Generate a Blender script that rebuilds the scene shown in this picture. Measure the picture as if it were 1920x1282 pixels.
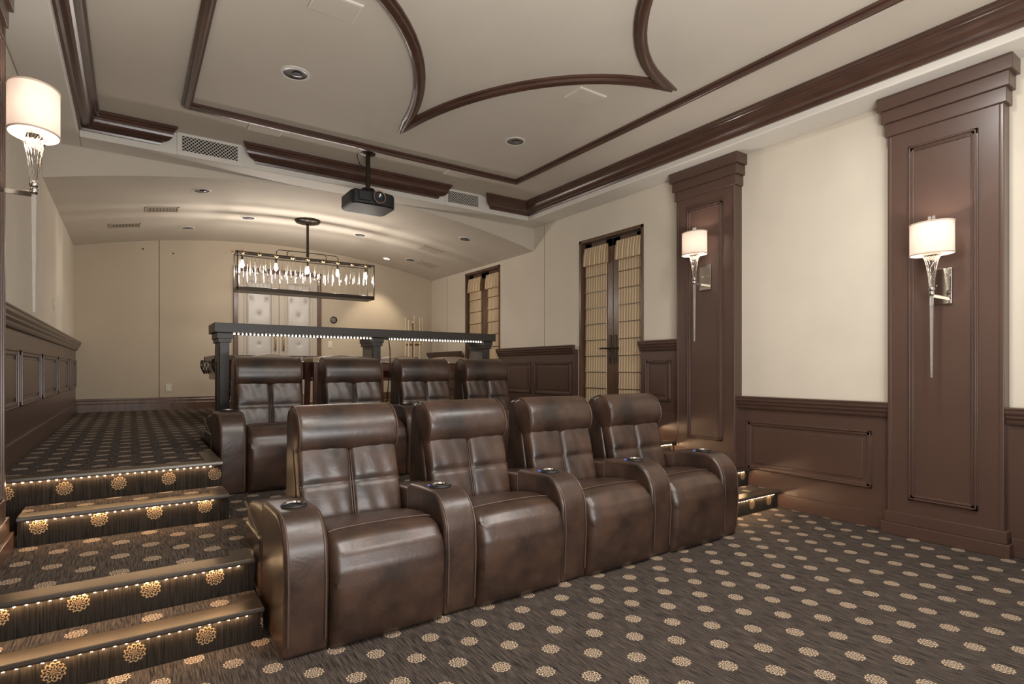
import bpy, bmesh, math, random
from math import sin, cos, pi, sqrt, radians as R
from mathutils import Vector, Matrix
random.seed(7)
for o in list(bpy.data.objects): bpy.data.objects.remove(o)
SC = bpy.context.scene
COL = SC.collection

# ------------------------------------------------------------ camera, world, exposure
cam_d = bpy.data.cameras.new('camera'); cam = bpy.data.objects.new('camera', cam_d); COL.objects.link(cam)
cam.location = (0, 0, 1.2); cam.rotation_euler = (pi/2, 0, -0.603)
cam_d.sensor_width = 36; cam_d.lens = 1039.55/1920*36; cam_d.shift_y = 51/1920; cam_d.clip_start = .05
SC.camera = cam
SC.view_settings.view_transform = 'Standard'; SC.view_settings.look = 'None'
SC.view_settings.gamma = 1; SC.view_settings.exposure = -0.12
try: SC.view_settings.use_curve_mapping = False
except Exception: pass
W = bpy.data.worlds.new('world'); SC.world = W; W.use_nodes = True
W.node_tree.nodes['Background'].inputs[0].default_value = (1.0, .99, .98, 1)
W.node_tree.nodes['Background'].inputs[1].default_value = .5

def area(name, loc, rot, sx, sy, power, col=(1, .93, .85)):
    l = bpy.data.lights.new(name, 'AREA'); l.shape = 'RECTANGLE'; l.size = sx; l.size_y = sy
    l.energy = power; l.color = col
    o = bpy.data.objects.new(name, l); COL.objects.link(o); o.location = loc; o.rotation_euler = rot
    return o
# the room goes on toward its screen end behind the camera: unseen fill lamps added there throw light up, along and down
area('front_up_fill', (.9, -.6, .9), (R(180-26), 0, 0), 2.4, .8, 175, (1, .985, .965))
area('front_side_fill', (-.2, -1.1, 2.2), (R(78), 0, R(-52)), .9, .9, 17, (1, .985, .965))
area('front_room_fill', (2.4, -2.6, 1.9), (R(88), 0, 0), 3.6, 1.8, 5, (1, .985, .965))
for i, (x, y) in enumerate(((1.01, 1.35), (3.06, 1.35), (2.04, .2))):     # fill lamps added under the tray ceiling, above the frame, without fixtures
    area('tray_down_fill', (x, y, 3.37), (0, 0, 0), .16, .16, 36, (1, .97, .93))

# ------------------------------------------------------------ materials
MATS = {}
def nt(name):
    m = bpy.data.materials.new(name); m.use_nodes = True; MATS[name] = m
    return m, m.node_tree.nodes, m.node_tree.links, m.node_tree.nodes['Principled BSDF']
def P(name, col, rough=.5, metal=0, spec=.5, coat=0, noise=0, nscale=8, bump=0, bscale=60, stretch=(1,1,1), emis=None, est=0, sheen=0, coatr=.2):
    m, N, L, b = nt(name)
    b.inputs['Base Color'].default_value = (*col, 1); b.inputs['Roughness'].default_value = rough
    b.inputs['Metallic'].default_value = metal; b.inputs['Specular IOR Level'].default_value = spec
    b.inputs['Coat Weight'].default_value = coat; b.inputs['Coat Roughness'].default_value = coatr
    if sheen: b.inputs['Sheen Weight'].default_value = sheen
    if emis: b.inputs['Emission Color'].default_value = (*emis, 1); b.inputs['Emission Strength'].default_value = est
    if noise or bump:
        tc = N.new('ShaderNodeTexCoord'); mp = N.new('ShaderNodeMapping'); mp.inputs['Scale'].default_value = stretch
        L.new(tc.outputs['Object'], mp.inputs[0])
    if noise:
        n = N.new('ShaderNodeTexNoise'); n.inputs['Scale'].default_value = nscale; n.inputs['Detail'].default_value = 5
        L.new(mp.outputs[0], n.inputs['Vector'])
        cr = N.new('ShaderNodeValToRGB')
        cr.color_ramp.elements[0].position = .3; cr.color_ramp.elements[1].position = .7
        cr.color_ramp.elements[0].color = (*[c*(1-noise) for c in col], 1)
        cr.color_ramp.elements[1].color = (*[min(1, c*(1+noise)) for c in col], 1)
        L.new(n.outputs['Fac'], cr.inputs[0]); L.new(cr.outputs[0], b.inputs['Base Color'])
    if bump:
        n = N.new('ShaderNodeTexNoise'); n.inputs['Scale'].default_value = bscale; n.inputs['Detail'].default_value = 4
        L.new(mp.outputs[0], n.inputs['Vector'])
        bp = N.new('ShaderNodeBump'); bp.inputs['Strength'].default_value = bump; bp.inputs['Distance'].default_value = .01
        L.new(n.outputs['Fac'], bp.inputs['Height']); L.new(bp.outputs[0], b.inputs['Normal'])
    return m
def srgb(r, g, b):
    f = lambda c: ((c/255+.055)/1.055)**2.4 if c > 10 else c/255/12.92
    return (f(r), f(g), f(b))
wallm = P('wall_fabric', srgb(216, 206, 190), .85, spec=.2, noise=.03, nscale=2.5, bump=.05, bscale=300)
wallback = P('wall_fabric_back', srgb(192, 178, 157), .85, spec=.2, noise=.03, nscale=2.0, bump=.05, bscale=300)
ceilm = P('ceiling_paint', srgb(207, 197, 183), .8, spec=.2, noise=.02, nscale=3)
ceilw = P('ceiling_trim_paint', srgb(222, 216, 206), .6, spec=.3)
brown = P('brown_paint', srgb(84, 63, 54), .32, spec=.5, noise=.05, nscale=3, coat=.15)
crown = P('crown_wood', srgb(78, 54, 44), .3, spec=.5, noise=.25, nscale=4, stretch=(1, 1, 6), coat=.3)
darkwood = P('dark_wood', srgb(92, 66, 48), .35, noise=.3, nscale=6, stretch=(3, 3, .6), coat=.2)
redwood = P('red_wood', srgb(96, 54, 38), .3, noise=.25, nscale=10, stretch=(3, 3, .5), coat=.3)
leather_seam = P('leather_piping', srgb(88, 70, 60), .4, spec=.5)
blackplastic = P('black_plastic', (.014, .015, .016), .5, noise=.2, nscale=20)
blackmetal = P('dark_bronze', srgb(66, 58, 50), .35, metal=.7, bump=.03)
greydark = P('charcoal_lacquer', srgb(58, 53, 50), .42, noise=.12, nscale=30, stretch=(1, 1, 1), bump=.08, bscale=160)
greyside = P('grey_lacquer', srgb(96, 88, 80), .45, noise=.1, nscale=30)
chrome = P('chrome', (.75, .73, .7), .08, metal=1)
nickel = P('mirror_nickel', (.72, .70, .66), .05, metal=1)
whitep = P('white_plate', srgb(225, 218, 205), .5)
nosem = P('nosing_metal', srgb(92, 80, 67), .36, metal=.7, spec=.6)
nosedge = P('nosing_edge', srgb(150, 145, 140), .25, metal=.9)
ledm = P('led_warm', (1, .8, .5), .5, emis=(1, .66, .36), est=210)
ledw = P('led_white', (1, .95, .85), .5, emis=(1, .90, .76), est=30)
blue = P('blue_glow', (.02, .05, .2), .3, emis=(.15, .3, 1), est=.5)
brass = P('antique_brass', srgb(170, 140, 95), .3, metal=.9)
netm = P('pocket_net', (.01, .008, .006), .7)
felt = P('table_felt', srgb(120, 104, 80), .95, spec=.1, noise=.05, bump=.1, bscale=400)
creamle = P('cream_leather', srgb(168, 148, 124), .45, noise=.06)
louver = P('vent_paint', srgb(186, 174, 158), .6)
darkhole = P('duct_black', (.01, .009, .008), .8)
silverle = P('silver_leather', srgb(196, 190, 182), .36, spec=.6, noise=.07, nscale=4, bump=.05, bscale=120)
doorpaint = P('door_pale_paint', srgb(190, 178, 160), .45)
bulbm = P('bulb_glow', (1, .9, .75), .3, emis=(1, .84, .66), est=15)
cream = P('switch_ivory', srgb(215, 205, 188), .5)

def glassmat(name, tint=(1, 1, 1), rough=.02, mix=.55):
    m, N, L, b = nt(name)
    b.inputs['Base Color'].default_value = (*tint, 1); b.inputs['Roughness'].default_value = rough
    b.inputs['Transmission Weight'].default_value = 1; b.inputs['IOR'].default_value = 1.45
    return m
glass = glassmat('crystal_glass', (.96, .96, .95))

frost = P('frosted_acrylic', (.80, .77, .73), .12, spec=.8, coat=.5)
frost.node_tree.nodes['Principled BSDF'].inputs['Transmission Weight'].default_value = .75
def shade_mat():
    m, N, L, b = nt('lampshade_fabric')
    out = [n for n in N if n.type == 'OUTPUT_MATERIAL'][0]
    d = N.new('ShaderNodeBsdfDiffuse'); d.inputs[0].default_value = (.85, .78, .70, 1)
    t = N.new('ShaderNodeBsdfTranslucent'); t.inputs[0].default_value = (.92, .84, .80, 1)
    mx = N.new('ShaderNodeMixShader'); mx.inputs[0].default_value = .42
    L.new(d.outputs[0], mx.inputs[1]); L.new(t.outputs[0], mx.inputs[2]); L.new(mx.outputs[0], out.inputs[0])
    N.remove(b)
    return m
shadem = shade_mat()

def leather():
    m, N, L, b = nt('brown_leather')
    tc = N.new('ShaderNodeTexCoord')
    n1 = N.new('ShaderNodeTexNoise'); n1.inputs['Scale'].default_value = 5; n1.inputs['Detail'].default_value = 6; n1.inputs['Roughness'].default_value = .6
    L.new(tc.outputs['Object'], n1.inputs['Vector'])
    cr = N.new('ShaderNodeValToRGB'); e = cr.color_ramp.elements
    e[0].position = .3; e[0].color = (*srgb(35, 26, 22), 1); e[1].position = .72; e[1].color = (*srgb(84, 60, 47), 1)
    L.new(n1.outputs['Fac'], cr.inputs[0]); L.new(cr.outputs[0], b.inputs['Base Color'])
    b.inputs['Roughness'].default_value = .36; b.inputs['Specular IOR Level'].default_value = .65
    b.inputs['Coat Weight'].default_value = .25; b.inputs['Coat Roughness'].default_value = .32
    v = N.new('ShaderNodeTexVoronoi'); v.inputs['Scale'].default_value = 380
    L.new(tc.outputs['Object'], v.inputs['Vector'])
    n2 = N.new('ShaderNodeTexNoise'); n2.inputs['Scale'].default_value = 14; n2.inputs['Detail'].default_value = 3; n2.inputs['Distortion'].default_value = 1.2
    L.new(tc.outputs['Object'], n2.inputs['Vector'])
    b1 = N.new('ShaderNodeBump'); b1.inputs['Strength'].default_value = .08; b1.inputs['Distance'].default_value = .002
    b2 = N.new('ShaderNodeBump'); b2.inputs['Strength'].default_value = .15; b2.inputs['Distance'].default_value = .012
    L.new(v.outputs['Distance'], b1.inputs['Height']); L.new(n2.outputs['Fac'], b2.inputs['Height'])
    L.new(b1.outputs[0], b2.inputs['Normal']); L.new(b2.outputs[0], b.inputs['Normal'])
    return m
leatherm = leather()

def carpet(name, x0, v0, riser=False, dense=1.0):
    m, N, L, b = nt(name)
    geo = N.new('ShaderNodeNewGeometry'); sep = N.new('ShaderNodeSeparateXYZ'); L.new(geo.outputs['Position'], sep.inputs[0])
    def M(op, a, c=None, k=None):
        n = N.new('ShaderNodeMath'); n.operation = op
        for i, v in enumerate((a, c, k)):
            if v is None: continue
            if isinstance(v, (int, float)): n.inputs[i].default_value = v
            else: L.new(v, n.inputs[i])
        return n.outputs[0]
    X = sep.outputs['X']; V = sep.outputs['Z' if riser else 'Y']
    px, py = (.2495, 5.0) if riser else (.2535, .2565)
    def cell(off):
        u = M('ADD', M('DIVIDE', M('SUBTRACT', X, x0), px), .5+off)
        v = M('ADD', M('DIVIDE', M('SUBTRACT', V, v0), py), .5+off)
        du = M('MULTIPLY', M('SUBTRACT', M('FRACT', u), .5), px)
        dv = M('MULTIPLY', M('SUBTRACT', M('FRACT', v), .5), py)
        return du, dv, M('SQRT', M('ADD', M('MULTIPLY', du, du), M('MULTIPLY', dv, dv)))
    masks = []
    for off in ((0,) if riser else (0, .5)):
        du, dv, r = cell(off)
        ang = M('ARCTAN2', dv, du)
        inside = M('LESS_THAN', r, M('ADD', .0385, M('MULTIPLY', M('COSINE', M('MULTIPLY', ang, 12)), .0015)))
        # lace: two rings of petal holes plus a small eye
        h1 = M('GREATER_THAN', M('MULTIPLY', M('SINE', M('MULTIPLY', ang, 12)), M('SINE', M('MULTIPLY', r, 290))), .05)
        h2 = M('GREATER_THAN', M('COSINE', M('MULTIPLY', r, 480)), .62)
        hol = M('MAXIMUM', h1, M('MULTIPLY', h2, M('GREATER_THAN', M('COSINE', M('MULTIPLY', ang, 8)), -.2)))
        masks.append(M('MULTIPLY', inside, M('SUBTRACT', 1, hol)))
    mask = masks[0] if riser else M('MAXIMUM', masks[0], masks[1])
    cmb = N.new('ShaderNodeCombineXYZ'); L.new(X, cmb.inputs[0]); L.new(V, cmb.inputs[1])
    mp = N.new('ShaderNodeMapping'); mp.inputs['Scale'].default_value = (190, 9 if not riser else 5, 1); L.new(cmb.outputs[0], mp.inputs[0])
    n = N.new('ShaderNodeTexNoise'); n.inputs['Scale'].default_value = 1; n.inputs['Detail'].default_value = 4; n.inputs['Roughness'].default_value = .7
    L.new(mp.outputs[0], n.inputs['Vector'])
    cr = N.new('ShaderNodeValToRGB'); e = cr.color_ramp.elements
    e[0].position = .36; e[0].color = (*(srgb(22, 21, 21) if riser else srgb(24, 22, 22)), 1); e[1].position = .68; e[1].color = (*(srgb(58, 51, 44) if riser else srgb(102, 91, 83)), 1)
    L.new(n.outputs['Fac'], cr.inputs[0])
    n3 = N.new('ShaderNodeTexNoise'); n3.inputs['Scale'].default_value = 350; L.new(cmb.outputs[0], n3.inputs['Vector'])
    cr2 = N.new('ShaderNodeValToRGB'); e = cr2.color_ramp.elements
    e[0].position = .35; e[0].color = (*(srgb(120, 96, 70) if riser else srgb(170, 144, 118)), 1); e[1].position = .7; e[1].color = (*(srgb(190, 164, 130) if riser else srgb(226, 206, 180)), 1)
    L.new(n3.outputs['Fac'], cr2.inputs[0])
    mx = N.new('ShaderNodeMix'); mx.data_type = 'RGBA'; L.new(mask, mx.inputs[0]); L.new(cr.outputs[0], mx.inputs[6]); L.new(cr2.outputs[0], mx.inputs[7])
    L.new(mx.outputs[2], b.inputs['Base Color'])
    b.inputs['Roughness'].default_value = .95; b.inputs['Specular IOR Level'].default_value = .15
    bp = N.new('ShaderNodeBump'); bp.inputs['Strength'].default_value = .5; bp.inputs['Distance'].default_value = .004
    L.new(M('ADD', n.outputs['Fac'], M('MULTIPLY', mask, .4)), bp.inputs['Height']); L.new(bp.outputs[0], b.inputs['Normal'])
    return m
carpetm = carpet('medallion_carpet', 1.613, 1.738)
carpet2 = carpet('medallion_carpet_middle_tier', -.42, 3.40)
carpet4 = carpet('medallion_carpet_upper_tier', -.03, 4.09)
carpet_t = {1: carpet('medallion_carpet_step_a', -.05, 2.925), 3: carpet('medallion_carpet_step_c', .05, 3.85)}
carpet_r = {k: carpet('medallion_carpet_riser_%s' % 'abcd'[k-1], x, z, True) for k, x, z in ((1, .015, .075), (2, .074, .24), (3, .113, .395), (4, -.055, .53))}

def striped():
    m, N, L, b = nt('striped_shade_cloth')
    geo = N.new('ShaderNodeNewGeometry'); sep = N.new('ShaderNodeSeparateXYZ'); L.new(geo.outputs['Position'], sep.inputs[0])
    s = N.new('ShaderNodeMath'); s.operation = 'MULTIPLY'; s.inputs[1].default_value = 1/.043; L.new(sep.outputs['Y'], s.inputs[0])
    f = N.new('ShaderNodeMath'); f.operation = 'FRACT'; L.new(s.outputs[0], f.inputs[0])
    cr = N.new('ShaderNodeValToRGB'); cr.color_ramp.interpolation = 'CONSTANT'; e = cr.color_ramp.elements
    e[0].position = 0; e[0].color = (*srgb(176, 150, 118), 1); e[1].position = .55; e[1].color = (*srgb(228, 210, 178), 1)
    q = e.new(.85); q.color = (*srgb(134, 108, 80), 1); q = e.new(.93); q.color = (*srgb(228, 210, 178), 1)
    L.new(f.outputs[0], cr.inputs[0]); L.new(cr.outputs[0], b.inputs['Base Color'])
    b.inputs['Roughness'].default_value = .85; b.inputs['Specular IOR Level'].default_value = .2
    return m
stripem = striped()

# ------------------------------------------------------------ mesh helpers
class MB:
    def __init__(s): s.v = []; s.f = []
    def add(s, vs, fs):
        k = len(s.v); s.v += [tuple(v) for v in vs]; s.f += [tuple(i+k for i in f) for f in fs]; return s
    def box(s, x0, x1, y0, y1, z0, z1):
        return s.add([(x0,y0,z0),(x1,y0,z0),(x1,y1,z0),(x0,y1,z0),(x0,y0,z1),(x1,y0,z1),(x1,y1,z1),(x0,y1,z1)],
                     [(0,3,2,1),(4,5,6,7),(0,1,5,4),(1,2,6,5),(2,3,7,6),(3,0,4,7)])
    def prism(s, prof, ax, a, b):
        # prof: closed 2-D loop; ax 'x': prof=(y,z); 'y': prof=(x,z); 'z': prof=(x,y)
        g = {'x': lambda p, t: (t, p[0], p[1]), 'y': lambda p, t: (p[0], t, p[1]), 'z': lambda p, t: (p[0], p[1], t)}[ax]
        n = len(prof); ar = sum(prof[i][0]*prof[(i+1) % n][1]-prof[(i+1) % n][0]*prof[i][1] for i in range(n))
        if (ar > 0) == (ax == 'y'): prof = prof[::-1]
        vs = [g(p, a) for p in prof]+[g(p, b) for p in prof]
        return s.add(vs, [tuple(range(n))[::-1], tuple(range(n, 2*n))]+[(i, (i+1) % n, n+(i+1) % n, n+i) for i in range(n)])
    def tube(s, pts, r, n=8, cap=True, closed=False):
        pts = [Vector(p) for p in pts]; m = len(pts); rs = r if isinstance(r, (list, tuple)) else [r]*m
        ref = None; vs = []
        for i, p in enumerate(pts):
            if closed: t = pts[(i+1) % m]-pts[i-1]
            else: t = pts[min(i+1, m-1)]-pts[max(i-1, 0)]
            if t.length < 1e-9: t = Vector((0, 0, 1))
            t.normalize()
            if ref is None: ref = t.orthogonal().normalized()
            a = (ref-t*ref.dot(t))
            a = a.normalized() if a.length > 1e-6 else t.orthogonal().normalized()
            ref = a; c = t.cross(a)
            vs += [p+(a*cos(2*pi*k/n)+c*sin(2*pi*k/n))*rs[i] for k in range(n)]
        fs = [(i*n+k, i*n+(k+1) % n, (i+1)*n+(k+1) % n, (i+1)*n+k) for i in range(m-1) for k in range(n)]
        if closed: fs += [((m-1)*n+k, (m-1)*n+(k+1) % n, (k+1) % n, k) for k in range(n)]
        elif cap: fs += [tuple(range(n))[::-1], tuple(range((m-1)*n, m*n))]
        return s.add(vs, fs)
    def lathe(s, prof, c=(0, 0, 0), n=24, sx=1, sy=1, cap=True):
        vs = [(c[0]+r*cos(2*pi*k/n)*sx, c[1]+r*sin(2*pi*k/n)*sy, c[2]+z) for r, z in prof for k in range(n)]
        m = len(prof)
        fs = [(i*n+k, i*n+(k+1) % n, (i+1)*n+(k+1) % n, (i+1)*n+k) for i in range(m-1) for k in range(n)]
        if cap: fs += [tuple(range(n))[::-1], tuple(range((m-1)*n, m*n))]
        return s.add(vs, fs)
    def obj(s, name, mat, parent=None, smooth=False, bevel=0, seg=2, sub=0, ang=35, loc=None, kind=None):
        me = bpy.data.meshes.new(name); me.from_pydata(s.v, [], s.f)
        bm = bmesh.new(); bm.from_mesh(me); bmesh.ops.recalc_face_normals(bm, faces=bm.faces); bm.to_mesh(me); bm.free()
        me.materials.append(mat)
        if smooth or bevel: me.polygons.foreach_set('use_smooth', [True]*len(me.polygons))
        o = bpy.data.objects.new(name, me); COL.objects.link(o)
        if bevel:
            md = o.modifiers.new('bevel', 'BEVEL'); md.width = bevel; md.segments = seg; md.limit_method = 'ANGLE'; md.angle_limit = R(ang)
            md.harden_normals = False
        if sub: md = o.modifiers.new('sub', 'SUBSURF'); md.levels = md.render_levels = sub
        if smooth and not sub and not bevel or bevel:
            try: me.set_sharp_from_angle(angle=R(50)) if not bevel else me.set_sharp_from_angle(angle=R(180))
            except Exception: pass
            if bevel:
                w = o.modifiers.new('wn', 'WEIGHTED_NORMAL'); w.keep_sharp = True
        if parent is not None: o.parent = parent
        if loc: o.location = loc
        if kind: o['kind'] = kind
        return o
def tag(o, label=None, cat=None, group=None, kind=None):
    if label: o['label'] = label
    if cat: o['category'] = cat
    if group: o['group'] = group
    if kind: o['kind'] = kind
    return o
def thing(name, label, cat, loc=(0, 0, 0), rz=0, group=None):
    o = bpy.data.objects.new(name, None); o.empty_display_size = .1; COL.objects.link(o)
    o.location = loc; o.rotation_euler = (0, 0, rz); return tag(o, label, cat, group)
def dup(root, loc, rz=None, label=None):
    def cp(o, par):
        c = o.copy(); COL.objects.link(c); c.parent = par
        for ch in o.children: cp(ch, c)
        return c
    c = cp(root, None); c.location = loc
    if rz is not None: c.rotation_euler = (0, 0, rz)
    if label: c['label'] = label
    return c
def struct(o, label=None): return tag(o, label, kind='structure')
def arc2(cx, cy, r, a0, a1, n=6): return [(cx+r*cos(R(a0+(a1-a0)*i/n)), cy+r*sin(R(a0+(a1-a0)*i/n))) for i in range(n+1)]

# ------------------------------------------------------------ room measures
XL, XR, YB, YF = -.63, 4.71, 9.53, -1.6
Z2, Z4 = .30, .61
HS, HC, YS = 3.19, 3.40, 6.29          # soffit underside, tray ceiling, back of soffit beam
IX0, IX1, IY0, IY1 = -.36, 4.40, -.3, 6.0
XM = 2.04
SX0, SX1 = .487, 3.58                   # inner ends of the stairs (left, right)
def vz(x): return 3.2-.33*((x-XM)/2.67)**2

# floors
struct(MB().box(XL-.2, XR+.2, YF, 3.2, -.1, 0).obj('floor', carpetm), 'dark carpet with pale round medallions in the front pit')
struct(MB().box(XL-.1, XR+.1, 3.0, 5.6, .0, Z2).obj('floor_middle', carpet2), 'medallion carpet of the middle seating tier')
m = MB().box(XL-.1, XR+.1, 5.5, YB+.1, .0, Z4).box(XL-.1, SX0, 4.09, 5.5, .0, Z4).box(SX1+.12, XR+.1, 4.09, 5.5, .0, Z4)
struct(m.obj('floor_upper', carpet4), 'medallion carpet of the upper rear tier')

# walls
struct(MB().box(XL-.15, XL, YF, YB+.15, -.1, 3.5).obj('wall_left', wallm), 'pale upholstered left wall')
struct(MB().box(XL, XR, YB, YB+.15, 0, 3.5).obj('wall_back', wallback), 'tan upholstered back wall')
# seams between the fabric panels
DA = (4.254, 5.321); DB = (7.16, 8.236); DT = 2.82
m = MB()
for y0, y1 in ((YF, DA[0]), (DA[1], DB[0]), (DB[1], YB+.15)): m.box(XR, XR+.15, y0, y1, -.1, 3.5)
for d in (DA, DB):
    m.box(XR, XR+.15, d[0], d[1], DT, 3.5); m.box(XR, XR+.15, d[0], d[1], -.1, Z4)
struct(m.obj('wall_right', wallm), 'pale upholstered right wall')
k = 0
for x in (.349, ):
    struct(MB().box(x-.003, x+.003, YB-.006, YB, Z4+.15, vz(x)).obj('trim_%d' % (90+k), P('seam_%d' % k, srgb(120, 104, 84), .9)), 'thin fabric panel seam on the back wall'); k += 1
seamm = P('seam_tape', srgb(165, 152, 134), .9)
for y, z0, z1 in ((6.05, 1.5, HS), (8.9, 1.5, 2.85), (2.05, .95, HS)):
    if y == 2.05: continue
    struct(MB().box(XR-.004, XR, y-.004, y+.004, z0, z1).obj('trim_%d' % (90+k), seamm), 'thin fabric panel seam on the right wall'); k += 1

# ceiling: tray, soffit ring, face of the beam, barrel vault
struct(MB().box(XL-.1, XR+.1, YF, YS, HC, HC+.1).obj('ceiling', ceilm), 'pale tray ceiling')
m = MB(); m.box(XL, IX0, YF, YS, HS, HC).box(IX1, XR, YF, YS, HS, HC).box(IX0, IX1, IY1, YS, HS, HC).box(IX0, IX1, YF, IY0, HS, HC)
struct(m.obj('ceiling_soffit', ceilw, bevel=.012), 'lowered pale soffit around the tray ceiling')
n = 32; vs = []; fs = []
xs = [XL-.02+(XR-XL+.04)*i/n for i in range(n+1)]
for x in xs: vs += [(x, YS, vz(x)), (x, YB+.05, vz(x)), (x, YB+.05, 3.45), (x, YS, 3.45)]
for i in range(n):
    a, b = 4*i, 4*i+4; fs += [(a, a+1, b+1, b), (a, b, b+3, a+3), (a+1, a+2, b+2, b+1), (a+2, a+3, b+3, b+2)]
struct(MB().add(vs, fs).obj('ceiling_vault', ceilm, smooth=True), 'shallow barrel vault over the rear of the room')

# crown moulding on the inner soffit faces, cut away at the two air grilles
prof = [(0, 3.245), (.018, 3.245), (.024, 3.262), (.03, 3.27)]+[(.04+.072*sin(R(t)), 3.27+.075*(1-cos(R(t)))) for t in range(0, 91, 15)]+[(.118, 3.352), (.126, 3.356), (.126, 3.368), (.142, 3.374), (.142, 3.399), (0, 3.399)]
def crown_run(p0, p1, nrm, i, e0=0, e1=0):
    # profile swept p0->p1; e0/e1: mitre sign (+1 extends the outer edge for an inside corner, -1 returns it)
    p0 = Vector((*p0, 0)); p1 = Vector((*p1, 0)); t = (p1-p0).normalized(); nv = Vector((*nrm, 0))
    n = len(prof); vs = [p0+nv*a+t*(a*e0)+Vector((0, 0, z)) for a, z in prof]+[p1+nv*a-t*(a*e1)+Vector((0, 0, z)) for a, z in prof]
    fs = [tuple(range(n)), tuple(range(n, 2*n))[::-1]]+[(j, (j+1) % n, n+(j+1) % n, n+j) for j in range(n)]
    return struct(MB().add(vs, fs).obj('trim_%d' % i, crown), 'brown wooden crown moulding of the tray ceiling')
crown_run((IX0, IY0), (IX0, IY1), (1, 0), 1, 1, 1)
crown_run((IX1, IY0), (IX1, IY1), (-1, 0), 2, 1, 1)
crown_run((IX0, IY1), (.215, IY1), (0, -1), 3, 1, -1)
crown_run((1.04, IY1), (3.03, IY1), (0, -1), 4, -1, -1)
crown_run((3.79, IY1), (IX1, IY1), (0, -1), 5, -1, 1)

# flat ceiling mouldings: rectangle and concave star
def flat_mould(path, name_i, closed=True, w=.075, label=''):
    # path: list of 2-D points, profile with two steps
    pr = [(-w/2, HC), (-w/2, HC-.016), (-w*.30, HC-.022), (-w*.26, HC-.040), (w*.05, HC-.052), (w*.26, HC-.046), (w*.30, HC-.026), (w/2, HC-.018), (w/2, HC)]
    m = len(path); vs = []
    for i, p in enumerate(path):
        a = Vector(path[i-1]); b = Vector(p); c = Vector(path[(i+1) % m])
        d1 = (b-a).normalized(); d2 = (c-b).normalized(); n1 = Vector((-d1.y, d1.x)); n2 = Vector((-d2.y, d2.x))
        nb = (n1+n2); nb = nb/max(nb.length_squared/2, .16)
        vs += [(b.x+nb.x*o, b.y+nb.y*o, z) for o, z in pr]
    n = len(pr)
    fs = [(i*n+k, i*n+k+1, ((i+1) % m)*n+k+1, ((i+1) % m)*n+k) for i in range(m) for k in range(n-1)]
    o = MB().add(vs, fs).obj('trim_%d' % name_i, crown, smooth=True)
    return struct(o, label)
flat_mould([(.385, .38), (3.715, .38), (3.715, 5.30), (.385, 5.30)], 6, label='rectangular brown moulding on the tray ceiling')
A, B, C_, D = (2.04, 4.74), (3.41, 2.85), (2.04, .96), (.67, 2.85)
def bow(p, q, n=18, d=.30):
    p = Vector(p); q = Vector(q); c = Vector((XM, 2.85)); mid = (p+q)/2; dirn = (c-mid).normalized()
    h = d; L = (q-p).length; rr = (L*L/4+h*h)/(2*h); cen = mid-dirn*(rr-h)
    out = []
    for i in range(n):
        t = i/n; pt = p+(q-p)*t; x = (t-.5)*L
        out.append(tuple(pt+dirn*(sqrt(rr*rr-x*x)-(rr-h))))
    return out
BOW = .395
flat_mould(bow(A, B, d=BOW)+bow(B, C_, d=BOW)+bow(C_, D, d=BOW)+bow(D, A, d=BOW), 7, w=.085, label='four-pointed star of bowed brown moulding on the tray ceiling')

# chair rails, wainscot and skirting
RAIL = [(0, 0), (.02, 0), (.03, .018), (.03, .03), (.045, .045), (.045, .058), (.058, .075), (.058, .095), (.064, .1), (.064, .112), (0, .112)]
def rail(side, y0, y1, ztop, i, xw=None):
    x = (XR-.05 if side > 0 else XL+.02) if xw is None else xw
    pr = [(x-side*a, ztop-.112+z) for a, z in RAIL]
    return struct(MB().prism(pr, 'y', y0, y1).obj('trim_%d' % i, brown, bevel=.002, seg=1), 'brown chair rail moulding')
def panel_mould(par, side, x, y0, y1, z0, z1, name='panel_moulding', w=.035):
    t = side
    m = MB()
    for k, (d, a, b) in enumerate(((.012, 0, w), (.02, .006, .014), (.006, w-.006, w+.006))):
        X0, X1 = sorted((x, x-t*d))
        ya, yb, za, zb = y0+a, y1-a, z0+a, z1-a; ww = b-a
        m.box(X0, X1, ya, yb, za, za+ww).box(X0, X1, ya, yb, zb-ww, zb).box(X0, X1, ya, ya+ww, za, zb).box(X0, X1, yb-ww, yb, za, zb)
    m.obj(name, brown, par, bevel=.003, seg=1)
    X0, X1 = sorted((x, x-t*.008))
    return MB().box(X0, X1, y0+w+.03, y1-w-.03, z0+w+.03, z1-w-.03).obj('panel', brown, par, bevel=.004, seg=1)
XW = XR-.05
def wains(side, y0, y1, zb, zt, i, panels, label):
    x = XR-.05 if side > 0 else XL+.02
    X0, X1 = sorted((x, x+side*.06))
    o = struct(MB().box(X0, X1, y0, y1, zb, zt).obj('trim_%d' % i, brown), label)
    for (a, b, c, d) in panels: panel_mould(o, side, x, a, b, c, d)
    return o
wains(1, YF, 1.134, 0, .90, 10, [(-.2, .95, .29, .73)], 'brown panelled wainscot right of the near pilaster')
wains(1, 1.794, 3.05, 0, .90, 11, [(1.925, 2.965, .29, .73)], 'brown panelled wainscot between the two pilasters')
wains(1, 3.705, DA[0]-.005, 0, 1.45, 12, [(3.835, 4.175, .86, 1.30)], 'brown panelled wainscot between far pilaster and near doors')
wains(1, DA[1]+.03, DB[0]-.03, Z4, 1.45, 13, [(5.42, 6.2, .86, 1.30), (6.3, 7.08, .86, 1.30)], 'brown panelled wainscot between the two right-hand doors')
wains(1, DB[1]+.03, YB, Z4, 1.45, 14, [(8.36, 9.4, .86, 1.30)], 'brown panelled wainscot in the rear right corner')
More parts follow.
